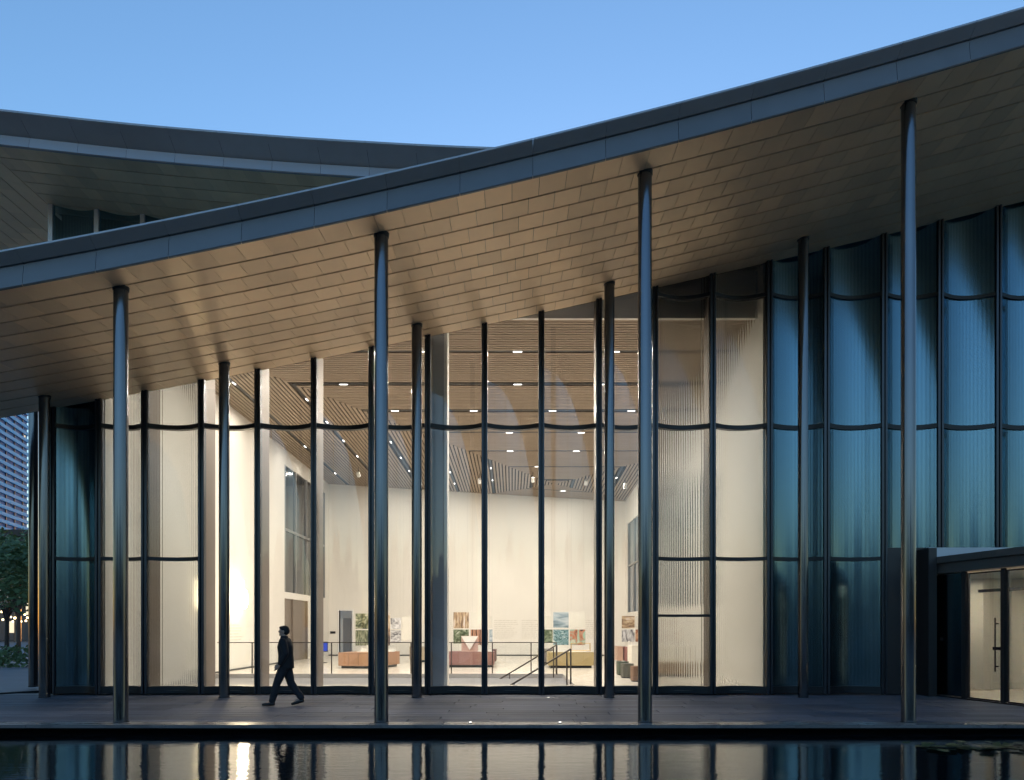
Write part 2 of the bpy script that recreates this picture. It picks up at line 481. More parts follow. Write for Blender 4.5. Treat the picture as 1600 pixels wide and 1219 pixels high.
# left wall with dark window and portal, right wall, back wall with doorway
def wall_x(name, x, y0, y1, z0, z1, holes, m, t):
    """wall on the plane X=x with rectangular openings (y0,y1,z0,z1), thickness t away from the hall"""
    mb = MB(); ys = sorted({y0, y1, *[h[0] for h in holes], *[h[1] for h in holes]})
    for a, c in zip(ys, ys[1:]):
        hs = sorted((h[2], h[3]) for h in holes if h[0] <= a+1e-6 and h[1] >= c-1e-6)
        z = z0
        for (h0, h1) in hs:
            if h0 > z+1e-6: mb.box(min(x, x+t), max(x, x+t), a, c, z, h0)
            z = h1
        if z < z1: mb.box(min(x, x+t), max(x, x+t), a, c, z, z1)
    return mb.build(name, m, BLD)
DWIN = mat('dusky_window_glass', (.045, .055, .065), .12, .2, spec=.8)
BWIN = mat('blue_window_glass', (.06, .11, .17), .10, .2, spec=.8)
LW = wall_x('left_wall', XL, 19.1, DB+.3, -2.6, 11.0, [(34.2, 41.6, 3.3, 9.1), (34.2, 38.0, ZF, 3.0)], PLASTER, -.09)
MB().box(XL-.12, XL-.06, 34.1, 41.7, 3.2, 9.2).build('window', DWIN, LW)
for y in (34.25, 36.0, 37.9, 39.8, 41.5): MB().box(XL-.059, XL+.01, y-.06, y+.06, 3.31, 9.09).build('window_mullion', mat('pewter', (.30, .31, .32), .4, .5), LW)
MB().box(XL-.058, XL+.004, 34.2, 41.6, 6.1, 6.22).build('window_transom', MATS['pewter'], LW)
BRN = mat('bronze_portal', (.24, .20, .17), .45, .3)
MB().box(XL-.13, XL-.06, 34.1, 38.1, 0, 3.1).build('portal_panel', BRN, LW)
for y in (34.25, 35.5, 37.95): MB().box(XL-.059, XL+.03, y-.05, y+.05, ZF, 3.0).build('portal_post', BRN, LW)
RW = wall_x('right_wall', XR, 19.12, DB+.3, 0, 11.5, [(26.5, 41.6, 2.5, 7.4)], PLASTER, .09)
MB().box(XR+.055, XR+.085, 26.5, 41.6, 2.5, 7.4).build('window', BWIN, RW)
for k in range(9):
    y = 26.6+k*1.85; MB().box(XR-.01, XR+.054, y-.05, y+.05, 2.51, 7.39).build('window_mullion', MATS['pewter'], RW)
MB().box(XR-.004, XR+.053, 26.5, 41.6, 5.0, 5.1).build('window_transom', MATS['pewter'], RW)
bw = MB(); dx0, dx1 = -9.75, -9.0
for (x0, x1, z0, z1) in ((XL-.3, dx0, 0, 11), (dx1, XR+.35, 0, 11), (dx0, dx1, 2.62, 11)): bw.box(x0, x1, DB, DB+.3, z0, z1)
BW = bw.build('back_wall', PLASTER, BLD)
MB().box(dx0-.4, dx1+.4, DB+.9, DB+1.0, 0, 3.2).build('corridor_wall', PLASTER, BLD)
MB().box(-9.70, -9.25, DB+.82, DB+.89, 0, 2.2).build('corridor_door', mat('grey_door', (.28, .28, .29), .5), BLD)
fr = MB(); fr.box(dx0-.06, dx0, DB-.03, DB+.31, 0, 2.68); fr.box(dx1, dx1+.06, DB-.03, DB+.31, 0, 2.68); fr.box(dx0, dx1, DB-.03, DB+.31, 2.62, 2.68)
fr.build('door_surround', mat('white_paint', (.82, .82, .82), .5), BW)
MB().box(XL, XR, DB-.02, DB-.003, ZF, ZF+.06).build('skirting', BLACKM, BW)
MB().box(XL+.003, XL+.02, VY1, 34.2, ZF, ZF+.06).build('skirting', BLACKM, LW)
# unseen lid added to keep sky light out of the hall, and front bulkhead
MB().box(XL-.3, XR+.4, 19.2, DB+.4, 11.0, 11.3).build('added_hall_lid', GREYPL, BLD)
fb = MB()
for j in range(24):
    a = XL-.3+(XR+.7-XL)*j/24; c = XL-.3+(XR+.7-XL)*(j+1)/24
    za, zc = soffit_z(a, 19.3)+.06, soffit_z(c, 19.3)+.06
    if za < 11: fb.quad((a, 19.22, za), (c, 19.22, min(zc, 11)), (c, 19.22, 11), (a, 19.22, 11))
fb.build('front_bulkhead', PLASTER, BLD, fix=False)
# structural pier just inside the glass; grey-blue of outside-only light put into its colour
bevel(MB().box(-2.27, -1.78, 19.72, 20.3, ZF, 10.9).build('pier', mat('shaded_pier', (.36, .38, .40), .55), BLD), .01)
MB().box(-1.778, -1.70, 19.74, 20.3, ZF, 10.9).build('pier_edge', PLASTER, BLD)

# slatted ceiling of four facets
apex = (2.2, 38.5)
def plane3(p, q, r):
    p, q, r = Vector(p), Vector(q), Vector(r); nn = (q-p).cross(r-p)
    return lambda x, y: p.z-(nn.x*(x-p.x)+nn.y*(y-p.y))/nn.z
YF = 19.75
zA = plane3((-10.4, YF, 9.85), (6.65, YF, 9.85), (2.2, 38.5, 9.0))
zB = plane3((-10.4, YF, 9.85), (2.2, 38.5, 9.0), (-10.4, 42.4, 9.75))
bdx = -1.2
zC = plane3((2.2, 38.5, 9.0), (6.65, 33.3, zA(6.65, 33.3)), (6.65, 42.4, 8.75))
zD = plane3((2.2, 38.5, 9.0), (6.65, 42.4, 8.75), (bdx, 42.4, zB(bdx, 42.4)))
facets = [([(-10.4, YF), (6.65, YF), (6.65, 33.3), apex], zA, 'x'),
          ([(-10.4, YF), apex, (bdx, 42.4), (-10.4, 42.4)], zB, 'y'),
          ([apex, (6.65, 33.3), (6.65, 42.4)], zC, 'y'),
          ([apex, (6.65, 42.4), (bdx, 42.4)], zD, 'x')]
def clip_line(poly, axis, c):
    pts = []
    for (p, q) in zip(poly, poly[1:]+poly[:1]):
        a, b_ = (p[1], q[1]) if axis == 'x' else (p[0], q[0])
        if (a-c)*(b_-c) < 0:
            t = (c-a)/(b_-a)
            pts.append(p[0]+t*(q[0]-p[0]) if axis == 'x' else p[1]+t*(q[1]-p[1]))
    return (min(pts), max(pts)) if len(pts) >= 2 else None
CEILP = empty('ceiling', (0, 0, 0), BLD)
CDARK = mat('ceiling_void', (.035, .027, .022), .9)
SLOT = {'x': [22.0+2.6*k for k in range(9)], 'y': [-9.2+2.05*k for k in range(8)]}
light_spots = []
ORD = ['first', 'second', 'third', 'fourth', 'fifth', 'sixth', 'seventh', 'eighth', 'ninth', 'tenth']
for fi, (poly, zf, ax) in enumerate(facets):
    bk = MB(); bk.v = [(x, y, zf(x, y)+.035) for x, y in poly]; bk.f = [tuple(range(len(poly)))]
    bk.build('ceiling_backing', CDARK, CEILP, fix=False)
    sl = MB()
    lo = min((p[1] if ax == 'x' else p[0]) for p in poly); hi = max((p[1] if ax == 'x' else p[0]) for p in poly)
    pitch, w, h = .155, .05, .022
    c = lo+.1
    slots = SLOT[ax]
    while c < hi:
        if not any(abs(c-s_) < .10 for s_ in slots):
            ab = clip_line(poly, ax, c)
            if ab and ab[1]-ab[0] > .05:
                a, b_ = ab
                if ax == 'x':
                    P = lambda x, dy, dz: (x, c+dy, zf(x, c+dy)+dz)
                else:
                    P = lambda y, dx, dz: (c+dx, y, zf(c+dx, y)+dz)
                sl.hexa([P(a, -w, 0), P(b_, -w, 0), P(b_, w, 0), P(a, w, 0), P(a, -w, h), P(b_, -w, h), P(b_, w, h), P(a, w, h)])
        c += pitch
    tag(sl.build('ceiling_slats', OAK, CEILP, fix=False), kind='stuff')
    for si, s_ in enumerate(slots):
        ab = clip_line(poly, ax, s_)
        if not ab or ab[1]-ab[0] < .6: continue
        q = MB(); a, b_ = ab
        P = (lambda x, e, dz: (x, s_+e, zf(x, s_)+dz)) if ax == 'x' else (lambda y, e, dz: (s_+e, y, zf(s_, y)+dz))
        q.hexa([P(a, -.05, .012), P(b_, -.05, .012), P(b_, .05, .012), P(a, .05, .012), P(a, -.05, .034), P(b_, -.05, .034), P(b_, .05, .034), P(a, .05, .034)])
        q.build('light_track', BLACKM, CEILP)
        step = 2.85; cnt = -1
        t = a+.5+(si*1.13 % 1.6)
        while t < b_-1.3:
            cnt += 1
            lb = (f'white linear ceiling light, {ORD[cnt]} from left in the {ORD[si]} crosswise track behind the glass' if ax == 'x'
                  else f'white linear ceiling light, {ORD[cnt]} from the glass in the {ORD[si]} lengthwise track from left')
            light_spots.append(((t, s_) if ax == 'x' else (s_, t))+(zf(*((t, s_) if ax == 'x' else (s_, t))), ax, lb)); t += step
bp_ = MB()
bp_.box(XL, XR, YF-.12, YF-.02, 9.75, 11.0); bp_.build('ceiling_bulkhead', PLASTER, CEILP)

# ------------------------------------------------------------------ lamps of the hall
LED = emis('led_diffuser', (1, .95, .86), 1.6)
HALL_W = 9.6
slm = MB().box(-.17, .17, -.035, .035, -.012, .0)
for k, (x, y, z, ax, lb) in enumerate(light_spots):
    o = MB().box(-.17, .17, -.045, .045, -.004, .02).build('strip_light', BLACKM)
    o.location = (x, y, z+.005); o.rotation_euler = (0, 0, 0 if ax == 'x' else R(90))
    tag(o, lb, 'ceiling light', 'linear lights in the slatted ceiling')
    MB().box(-.13, .13, -.02, .02, -.014, -.0045).build('diffuser', LED, o)
    la = lamp('strip_lamp', 'AREA', (0, 0, -.03), HALL_W*((1.1 if x < -6.5 else 3.2) if y < 28 else .9)*(.5 if x < -4 and y > 28 else 1)*(1.25 if -3 < x < 4 and y > 32 else 1), o, shape='RECTANGLE', size=.24, size_y=.035, color=WARM)

def spot(x, y, z, tx, ty, tz, e=60, label=None, ang=52):
    r = empty('spotlight', (x, y, z))
    tag(r, label, 'spotlight', 'track spotlights under the ceiling')
    MB().tube((0, 0, 0), (0, 0, -.30), .012, n=8).build('stem', BLACKM, r)
    d = (Vector((tx, ty, tz))-Vector((x, y, z-.36))).normalized()
    p = Vector((0, 0, -.36))
    hd = MB().tube(p-d*.12, p+d*.12, .075, .085, n=20).build('head', mat('white_lamp_housing', (.75, .74, .72), .4), r, smooth=True)
    MB().tube(p+d*.121, p+d*.124, .068, n=20).build('lens', emis('spot_lens', (1, .92, .8), 3.5), hd)
    q = lamp('spot_lamp', 'SPOT', p+d*.16, e, r, spot_size=R(ang), spot_blend=.8, color=WARM, shadow_soft_size=.06)
    q.rotation_euler = d.to_track_quat('-Z', 'Y').to_euler()
names = ['leftmost', 'second from left', 'third from left', 'fourth from left', 'fifth from left', 'sixth from left', 'rightmost']
for k, (x, y) in enumerate(((-7.6, 37.2), (-5.4, 30.2), (-4.6, 36.5), (-1.6, 37.0), (1.0, 36.0), (3.6, 36.6), (5.6, 37.2))):
    zz = 9.2
    for (poly, zf, ax) in facets:
        c_ = [clip_line(poly, 'x', y)]
        if c_[0] and c_[0][0] <= x <= c_[0][1]: zz = zf(x, y)
    spot(x, y, zz, x*.95, DB, 2.2, 60 if x > -2 else 22, f'white track spotlight aimed at the back wall, {names[k]} of seven below the ceiling')

# ------------------------------------------------------------------ things in the hall
# lit letter on the left wall
cu = bpy.data.curves.new('lit_letter', 'FONT'); cu.body = 'b'; cu.size = 1.5; cu.extrude = .06; cu.offset = .012
tmp = bpy.data.objects.new('letter_curve', cu); C.objects.link(tmp)
bpy.context.view_layer.update()
lme = bpy.data.meshes.new_from_object(tmp.evaluated_get(bpy.context.evaluated_depsgraph_get()))
bpy.data.objects.remove(tmp)
lt = bpy.data.objects.new('lit_letter', lme); C.objects.link(lt)
lt.location = (XL+.30, 27.72, 2.40); lt.rotation_euler = (R(90), 0, R(90))
lme.materials.clear(); lme.materials.append(emis('lit_letter_glow', (1, .80, .50), 11)); lme.materials.append(BLACKM)
for p_ in lme.polygons: p_.material_index = 1 if p_.normal.z < -.5 else 0
tag(lt, 'large glowing white letter b mounted on the left gallery wall', 'letter sign')
ll = lamp('letter_lamp', 'AREA', (.45, .45, .10), .15, lt, shape='DISK', size=1.0, color=(1, .84, .6)); ll.rotation_euler = (R(180), 0, 0)
TXT = mat('grey_wall_text', (.63, .60, .55), .8)
def text_block(name, x0, x1, zc, rows_, label, on_left=False, gap=.11):
    mb = MB(); rnd = random.Random(hash(label) % 999 if False else len(label))
    for k in range(rows_):
        z = zc-k*gap; a = x0
        e = x1-(x1-x0)*rnd.random()*.35
        while a < e:
            w = rnd.uniform(.05, .22)
            if on_left: mb.box(XL+.001, XL+.004, a, min(a+w, e), z, z+.035)
            else: mb.box(a, min(a+w, e), DB-.004, DB-.001, z, z+.035)
            a += w+.05
    return tag(mb.build(name, TXT), label, 'wall text')
text_block('wall_text', 27.3, 29.0, 1.75, 6, 'small grey lines of wall text below the glowing letter', True)
text_block('wall_text', -1.0, .35, 2.05, 10, 'faint grey text block on back wall, left of the dark middle mullion')
text_block('wall_text', .55, 1.7, 2.05, 10, 'faint grey text block on back wall, just behind the stair handrails')
text_block('wall_text', 4.1, 5.2, 2.05, 10, 'faint grey text block on back wall, right of the third picture cluster')
text_block('wall_text', -3.8, -3.2, 2.05, 10, 'faint grey text block on back wall, beside the grey pier')
MB_ = MB().box(-10.25, -9.95, DB-.02, DB-.002, 1.32, 1.45)
tag(MB_.build('wall_plaque', BLACKM), 'small dark plaque on the back wall left of the doorway', 'plaque')

# railing along the stair well
RAIL = mat('bronze_rail', (.10, .085, .07), .35, .7)
RG = thin_glass('rail_glass', (.97, .98, .975), 1.45)
def railing(x0, x1, y, posts, label):
    r = empty('railing', (x0, y, ZF)); tag(r, label, 'railing')
    MB().box(0, x1-x0, -.02, .02, 1.06, 1.09).build('top_rail', RAIL, r)
    for p in posts: MB().box(p-x0-.02, p-x0+.02, -.012, .012, 0, 1.06).build('post', RAIL, r)
    ps = [x0]+list(posts)+[x1]
    for a, c in zip(ps, ps[1:]):
        if c-a > .2: MB().box(a-x0+.03, c-x0-.03, -.005, .005, .06, 1.03).build('glass_panel', RG, r)
    return r
railing(-10.2, 1.55, 26.05, (-9.0, -6.25, -3.5, -2.1, -.68, .66, 1.53), 'thin bronze railing with glass panels along the far edge of the stair well')
def handrail(y, x1, z1, x0, label):
    r = empty('handrail', (x1, y, ZF)); tag(r, label, 'handrail', 'handrails of the sunken stair')
    sl = .60; z0 = z1-(x1-x0)*sl
    MB().tube((0, 0, z1-ZF), (x0-x1, 0, z0-ZF), .026, n=10).build('rail', RAIL, r, smooth=True)
    MB().box(-.02, .02, -.02, .02, 0, z1-ZF).build('post', RAIL, r)
    MB().box(-.13, -.09, -.02, .02, -.1, z1-ZF-.07).build('post', RAIL, r)
    xx = -1.6
    while xx > x0-x1:
        zt = z1-ZF+xx*sl; MB().box(xx-.015, xx+.015, -.015, .015, zt-1.0, zt-.02).build('post', RAIL, r); xx -= 1.5
handrail(21.25, 1.66, 1.07, -2.5, 'near bronze stair handrail sloping down left behind the glass')
handrail(25.5, 1.52, 1.09, -2.5, 'far bronze stair handrail sloping down left beside the railing')

# display plinths
def plinth(x0, x1, y0, y1, h, col, label, name='display_plinth', rot=0, kick=.1, slats=0):
    cx, cy = (x0+x1)/2, (y0+y1)/2; w, d = (x1-x0)/2, (y1-y0)/2
    r = empty(name, (cx, cy, ZF)); r.rotation_euler.z = R(rot)
    tag(r, label, 'plinth')
    m = mat('plinth_'+name+label[:12].replace(' ', '_'), col, .55, var=.08, vscale=3)
    MB().box(-w+.09, w-.09, -d+.09, d-.09, 0, kick).build('kick_base', BLACKM, r)
    bevel(MB().box(-w, w, -d, d, kick, h-.03).build('body', m, r), .006)
    MB().box(-w-.004, w+.004, -d-.004, d+.004, h-.028, h).build('top', m, r)
    for k in range(1, slats):
        xx = -w+2*w*k/slats; MB().box(xx-.004, xx+.004, -d-.003, -d+.003, kick+.01, h-.04).build('joint', BLACKM, r)
    return r
plinth(-6.55, -4.85, 29.1, 31.2, .62, (.42, .235, .14), 'orange-brown timber display plinth behind the near stair rail, left of the pier', rot=-14, slats=4)
plinth(-4.7, -3.4, 34.5, 35.6, .72, (.42, .34, .26), 'pale timber display counter far behind the brown plinth')
plinth(-2.62, -.72, 30.0, 31.3, .62, (.27, .135, .12), 'dull red display plinth just right of the grey pier', rot=0)
plinth(-1.3, -.70, 33.0, 34.4, .62, (.16, .09, .08), 'dark brown plinth peeking out behind the red plinth')
plinth(1.42, 3.22, 29.5, 30.9, .62, (.40, .31, .15), 'mustard yellow display plinth beside the stair handrails')
plinth(1.15, 1.9, 32.5, 33.5, .66, (.22, .2, .19), 'grey plinth partly hidden behind the yellow plinth')
plinth(5.05, 6.4, 33.2, 34.3, .74, (.30, .125, .11), 'deep red display plinth near the right wall')
plinth(4.75, 5.0, 33.8, 34.8, .74, (.55, .36, .26), 'pink-beige end plinth beside the deep red plinth')
def stool(x, y, s, col, label):
    r = empty('stool', (x, y, ZF)); tag(r, label, 'stool', 'faceted stools by the right column')
    m = mat('stool_'+label[:9].replace(' ', '_'), col, .6, var=.1, vscale=6)
    MB().tube((0, 0, .0), (0, 0, .03), s*.86, n=8).build('foot', BLACKM, r)
    bevel(MB().tube((0, 0, .031), (0, 0, .43), s, n=8).build('body', m, r), .008)
    MB().tube((0, 0, .431), (0, 0, .455), s*1.03, n=8).build('seat', m, r)
stool(3.72, 25.3, .21, (.10, .12, .09), 'dark green faceted stool, leftmost of three by the right column')
stool(3.66, 23.9, .21, (.13, .13, .11), 'dark grey faceted stool, middle of three by the right column')
stool(3.72, 22.3, .21, (.26, .16, .11), 'brown faceted stool, nearest of three by the right column')
plinth(4.2, 5.8, 24.3, 25.1, .47, (.34, .24, .16), 'long low timber bench seen blurred through the fluted glass')
plinth(4.3, 5.9, 27.0, 28.0, .95, (.72, .68, .6), 'white counter seen blurred through the fluted glass')

# small models and objects on the plinths
WM = mat('white_model', (.82, .80, .76), .6)
def model(name, parts, loc, label, cat='model'):
    r = empty(name, loc); tag(r, label, cat)
    for (nm, mb, m) in parts: mb.build(nm, m, r)
    return r
tri = MB(); tri.v = [(-.34, 0, .62), (.34, 0, .62), (0, 0, .06), (-.34, .1, .62), (.34, .1, .62), (0, .1, .06)]
tri.f = [(0, 2, 1), (3, 4, 5), (0, 1, 4, 3), (1, 2, 5, 4), (2, 0, 3, 5)]
PK = mat('pink_board', (.62, .42, .36), .6)
bk = MB().box(-.34, .34, .12, .17, 0, .63); bt = MB().box(-.3, .3, -.06, .2, -.0, .03)
model('triangle_model', [('panel', tri, WM), ('back_board', bk, PK), ('base', bt, PK)], (-1.72, 30.5, ZF+.622), 'white inverted triangle model on the red plinth')
def blocks(seed, n, w, h):
    rr = random.Random(seed); out = [('base_board', MB().box(-w, w, -.2, .2, 0, .02), WM)]
    for k in range(n):
        xx = rr.uniform(-w*.85, w*.7); ww = rr.uniform(.06, .2); yy = rr.uniform(-.16, .05)
        out.append(('block', MB().box(xx, xx+ww, yy, yy+ww*.6, .021, .021+rr.uniform(.05, h)), WM))
    return out
model('architecture_model', blocks(1, 5, .4, .3), (-5.8, 30.2, ZF+.622), 'white block model on the orange-brown plinth')
model('architecture_model', blocks(2, 4, .35, .2), (-5.1, 30.4, ZF+.622), 'low white model at the right end of the orange-brown plinth')
model('architecture_model', blocks(3, 6, .4, .35), (-4.1, 35.0, ZF+.722), 'white stepped model on the far pale counter')
model('architecture_model', blocks(4, 6, .3, .16), (-1.1, 30.6, ZF+.622), 'small white model on the red plinth beside the triangle')
cage = MB()
for (a, c) in (((-.38, 0), (.38, 0)), ((.38, 0), (.38, .3)), ((.38, .3), (-.38, .3)), ((-.38, .3), (-.38, 0))):
    for z in (.05, .34): cage.tube((*a, z), (*c, z), .012, n=6)
    cage.tube((*a, .0), (*a, .34), .012, n=6)
model('frame_model', [('frame', cage, mat('brass_wire', (.55, .4, .2), .35, .8)), ('base_board', MB().box(-.45, .45, -.05, .35, 0, .02), WM)], (2.75, 30.0, ZF+.622), 'small brass frame model on the yellow plinth')
model('architecture_model', blocks(6, 5, .3, .3), (1.9, 30.2, ZF+.622), 'white block model at the left end of the yellow plinth')
model('architecture_model', blocks(8, 5, .5, .25), (5.6, 33.7, ZF+.742), 'white model on the deep red plinth')
model('camera_model', [('body', MB().box(-.16, .16, -.08, .08, .0, .24), BLACKM), ('lens', MB().tube((0, -.08, .12), (0, -.2, .12), .07, n=14), BLACKM)], (5.85, 33.45, ZF+.742), 'small black box model on the deep red plinth')

# hanging picture panels
def picture_mat(name, cols, scale, dist, seed, stretch=(1, 1, 1), wave=False):
    m = bpy.data.materials.new(name); m.use_nodes = True; n = m.node_tree.nodes; l = m.node_tree.links
    b = n['Principled BSDF']; b.inputs['Roughness'].default_value = .45
    tc = n.new('ShaderNodeTexCoord'); mp = n.new('ShaderNodeMapping'); mp.inputs['Scale'].default_value = stretch
    mp.inputs['Location'].default_value = (seed*1.7, seed*.9, seed*2.3)
    l.new(tc.outputs['Object'], mp.inputs[0])
    if wave:
        t = n.new('ShaderNodeTexWave'); t.inputs['Scale'].default_value = scale; t.inputs['Distortion'].default_value = dist; t.inputs['Detail'].default_value = 4
    else:
        t = n.new('ShaderNodeTexNoise'); t.inputs['Scale'].default_value = scale; t.inputs['Detail'].default_value = 8; t.inputs['Distortion'].default_value = dist
    l.new(mp.outputs[0], t.inputs[0])
    cr = n.new('ShaderNodeValToRGB'); e = cr.color_ramp.elements
    while len(e) < len(cols): e.new(.5)
    for k, c in enumerate(cols): e[k].position = (.08+.84*k/(len(cols)-1)) if wave else (.28+.44*k/(len(cols)-1)); e[k].color = (*c, 1)
    l.new(t.outputs['Fac'], cr.inputs[0]); l.new(cr.outputs[0], b.inputs['Base Color'])
    return m
FOREST = ((.02, .03, .02), (.08, .10, .06), (.25, .27, .18), (.6, .58, .5))
LEAFP = ((.02, .03, .02), (.08, .11, .06), (.24, .29, .19), (.58, .60, .54))
TRUNK = ((.12, .06, .04), (.35, .16, .10), (.75, .45, .28), (.35, .18, .12))
AUTUMN = ((.03, .03, .05), (.25, .16, .10), (.55, .42, .28), (.75, .72, .75))
COAST = ((.10, .16, .20), (.24, .32, .38), (.45, .52, .58), (.65, .68, .72))
SWIRL = ((.02, .05, .05), (.07, .18, .20), (.28, .42, .48), (.65, .72, .70))
CAVE = ((.05, .05, .05), (.5, .2, .12), (.3, .5, .42), (.75, .6, .5))
MONO = ((.03, .03, .04), (.25, .25, .27), (.6, .6, .62), (.82, .82, .84))
BLANK = mat('blank_panel', (.72, .70, .64), .5, var=.04, vscale=2)
def hang(pxa, pya, pxb, pyb, d, m, label):
    s = FPX/d
    x0, x1 = (pxa-800)/s, (pxb-800)/s; z1, z0 = EYE+(980-pya)/s, EYE+(980-pyb)/s
    r = empty('hanging_picture', ((x0+x1)/2, d, z0)); tag(r, label, 'picture', 'picture panels hung above the plinths')
    w, h = (x1-x0)/2-.008, z1-z0-.015
    MB().box(-w, w, 0, .025, 0, h).build('board', WM, r)
    MB().box(-w+.004, w-.004, -.004, -.0005, .004, h-.004).build('print', m, r)
    for sx in (-1, 1): MB().tube((sx*w*.8, .012, h), (sx*w*.8, .012, 8.9-z0), .0018, n=4).build('wire', mat('steel_wire', (.45, .44, .42), .4, .6), r)
P = picture_mat
hang(555, 958, 578, 983, 31.0, P('print_forest', FOREST, 5, 1.2, 1), 'dark forest picture, upper one above the orange-brown plinth')
hang(555, 984, 578, 1009, 31.0, P('print_trunks', FOREST, 6, .6, 2, (3, 1, .6)), 'dark tree-trunk picture, lower one above the orange-brown plinth')
hang(605, 957, 610, 1009, 30.6, P('print_ochre', AUTUMN, 4, .5, 21), 'narrow ochre panel beside the near column, above the brown plinth')
hang(610, 965, 627, 983, 33.0, P('print_rock', MONO, 5, 1.0, 3), 'grey rock picture right of the near column, upper')
hang(610, 984, 627, 1004, 33.0, P('print_rock_water', MONO, 6, .8, 4, (1, 1, 2)), 'grey rock picture right of the near column, lower')
hang(628, 963, 646, 1000, 33.0, BLANK, 'tall blank cream panel left of the back column')
hang(708, 956, 733, 982, 31.2, P('print_autumn', AUTUMN, 4, .4, 5, (3, 1, .5)), 'autumn woodland picture right of the grey pier, upper')
hang(708, 983, 733, 1006, 31.2, P('print_leaves', LEAFP, 6, 1.0, 6), 'green leaf picture right of the grey pier, lower')
hang(735, 956, 763, 982, 31.2, BLANK, 'blank cream square panel above the red plinth')
hang(735, 983, 763, 1008, 31.2, P('print_branches', TRUNK, 2.0, 3.0, 7, (1, 1, 1), True), 'red-brown branch picture above the red plinth, lower')
hang(764, 962, 770, 982, 33.4, BLANK, 'narrow blank panel at the right edge of the second cluster')
hang(764, 983, 770, 1003, 33.4, P('print_blue', COAST, 4, .5, 8), 'narrow dark blue picture at the right edge of the second cluster')
hang(850, 962, 864, 982, 33.2, BLANK, 'narrow blank panel left of the coast picture')
hang(848, 983, 864, 1004, 33.2, P('print_pond', LEAFP, 3, 2.0, 9), 'green pond picture left of the swirling turquoise picture')
hang(864, 956, 889, 981, 30.8, P('print_coast', COAST, 3, .5, 10, (.5, 1, 2.5)), 'blue coast picture above the yellow plinth, upper left')
hang(890, 956, 915, 981, 30.8, BLANK, 'blank cream square panel above the yellow plinth')
hang(864, 983, 889, 1008, 30.8, P('print_swirl', SWIRL, 4.5, 3.5, 11, (1, 1, 1.4)), 'swirling turquoise picture above the yellow plinth, lower left')
hang(890, 983, 915, 1008, 30.8, P('print_cave', CAVE, 3, 1.5, 12), 'orange and grey picture above the yellow plinth, lower right')
hang(971, 962, 992, 982, 34.2, P('print_desert', AUTUMN, 4, .5, 13, (.6, 1, 2)), 'pale desert picture near the right wall, upper')
hang(971, 983, 992, 1003, 34.2, P('print_tower', MONO, 3, .8, 14, (2, 1, .8)), 'grey monochrome picture near the right wall, lower')
hang(992.5, 962, 1003, 982, 34.3, BLANK, 'blank panel half hidden by the near right column, upper')
hang(992.5, 983, 1003, 1003, 34.3, P('print_rust', TRUNK, 4, .8, 15), 'rust coloured picture half hidden by the near right column')

# blue screens by the back left corner
def screen(x, y, rz, label):
    r = empty('display_screen', (x, y, ZF)); r.rotation_euler.z = R(rz); tag(r, label, 'screen')
    MB().box(-.24, .24, -.03, .03, .5, .95).build('casing', BLACKM, r)
    MB().box(-.22, .22, -.036, -.031, .53, .92).build('display', emis('blue_screen', (.10, .16, .9), .13), r)
    MB().box(-.05, .05, -.05, .05, .02, .5).build('stand', BLACKM, r); MB().box(-.2, .2, -.15, .15, 0, .02).build('foot', BLACKM, r)
screen(-8.55, 33.9, 15, 'small blue glowing screen right of the walking person')

# ------------------------------------------------------------------ entrance vestibule
V = empty('entrance_vestibule', (10.35, 18.75, 0))
tag(V, 'dark metal entrance box with glass doors projecting from the right end of the facade', 'entrance')
P0 = Vector((10.35, 18.75)); P1 = Vector((11.22, 14.5)); ulen = (P1-P0).length; U = (P1-P0)/ulen
ang = math.atan2(U.y, U.x)
def vbox(name, u0, u1, w0, w1, z0, z1, m, parent=None, bv=0):
    """u along the side wall from the facade outwards, w to the inside"""
    o = MB().box(u0, u1, w0, w1, z0, z1).build(name, m, V if parent is None else parent)
    if parent is None: o.rotation_euler.z = ang
    if bv: bevel(o, bv)
    return o
VG = thin_glass('entrance_glass', (.86, .90, .90), 1.6, base=.16, refl=(.7, .92, 1))
VM = mat('dark_bronze_frame', (.055, .05, .05), .4, .6)
VH = mat('vestibule_cladding', (.16, .155, .15), .42, .5, obj_var=.06)
def u_of(d): return (18.75-d)/(18.75-14.5)*ulen
vbox('corner_post', .04, .13, .0, .08, 0, 3.0, VM)
vbox('glass_pane', .14, u_of(17.70), .05, .062, .05, 2.97, BLUEG)
vbox('post', u_of(17.69), u_of(17.58), .0, .07, 0, 2.99, VM)
def door(u0, u1):
    o = vbox('door', u0+.02, u1-.02, .06, .075, .06, 2.92, VG)
    for (a, c, z0, z1) in ((u0+.005, u0+.045, .04, 2.95), (u1-.045, u1-.005, .04, 2.95)):
        MB().box(a, c, .045, .09, z0, z1).build('stile', VM, o)
    MB().box(u0+.046, u1-.046, .045, .09, .03, .059).build('bottom_rail', VM, o)
    MB().box(u0+.046, u1-.046, .045, .09, 2.921, 2.95).build('top_rail', VM, o)
    uu = u1-.12
    MB().tube((uu, -.02, .7), (uu, -.02, 1.9), .016, n=10).build('handle', STEEL, o, smooth=True)
    MB().box(uu-.015, uu+.015, -.02, .06, .8, .83).build('handle_bracket', STEEL, o)
    MB().box(uu-.015, uu+.015, -.02, .06, 1.75, 1.78).build('handle_bracket', STEEL, o)
    MB().box(uu-.06, uu+.10, -.03, .05, 1.18, 1.25).build('lock', STEEL, o)
ua = u_of(17.57)
door(ua, ua+.98)
vbox('post', ua+.985, ua+1.075, .0, .07, 0, 2.99, VM)
door(ua+1.08, ua+2.06)
vbox('post', ua+2.065, ua+2.2, .0, .07, 0, 2.99, VM)
vbox('glass_pane', ua+2.21, ulen-.1, .05, .062, .05, 2.97, VG)
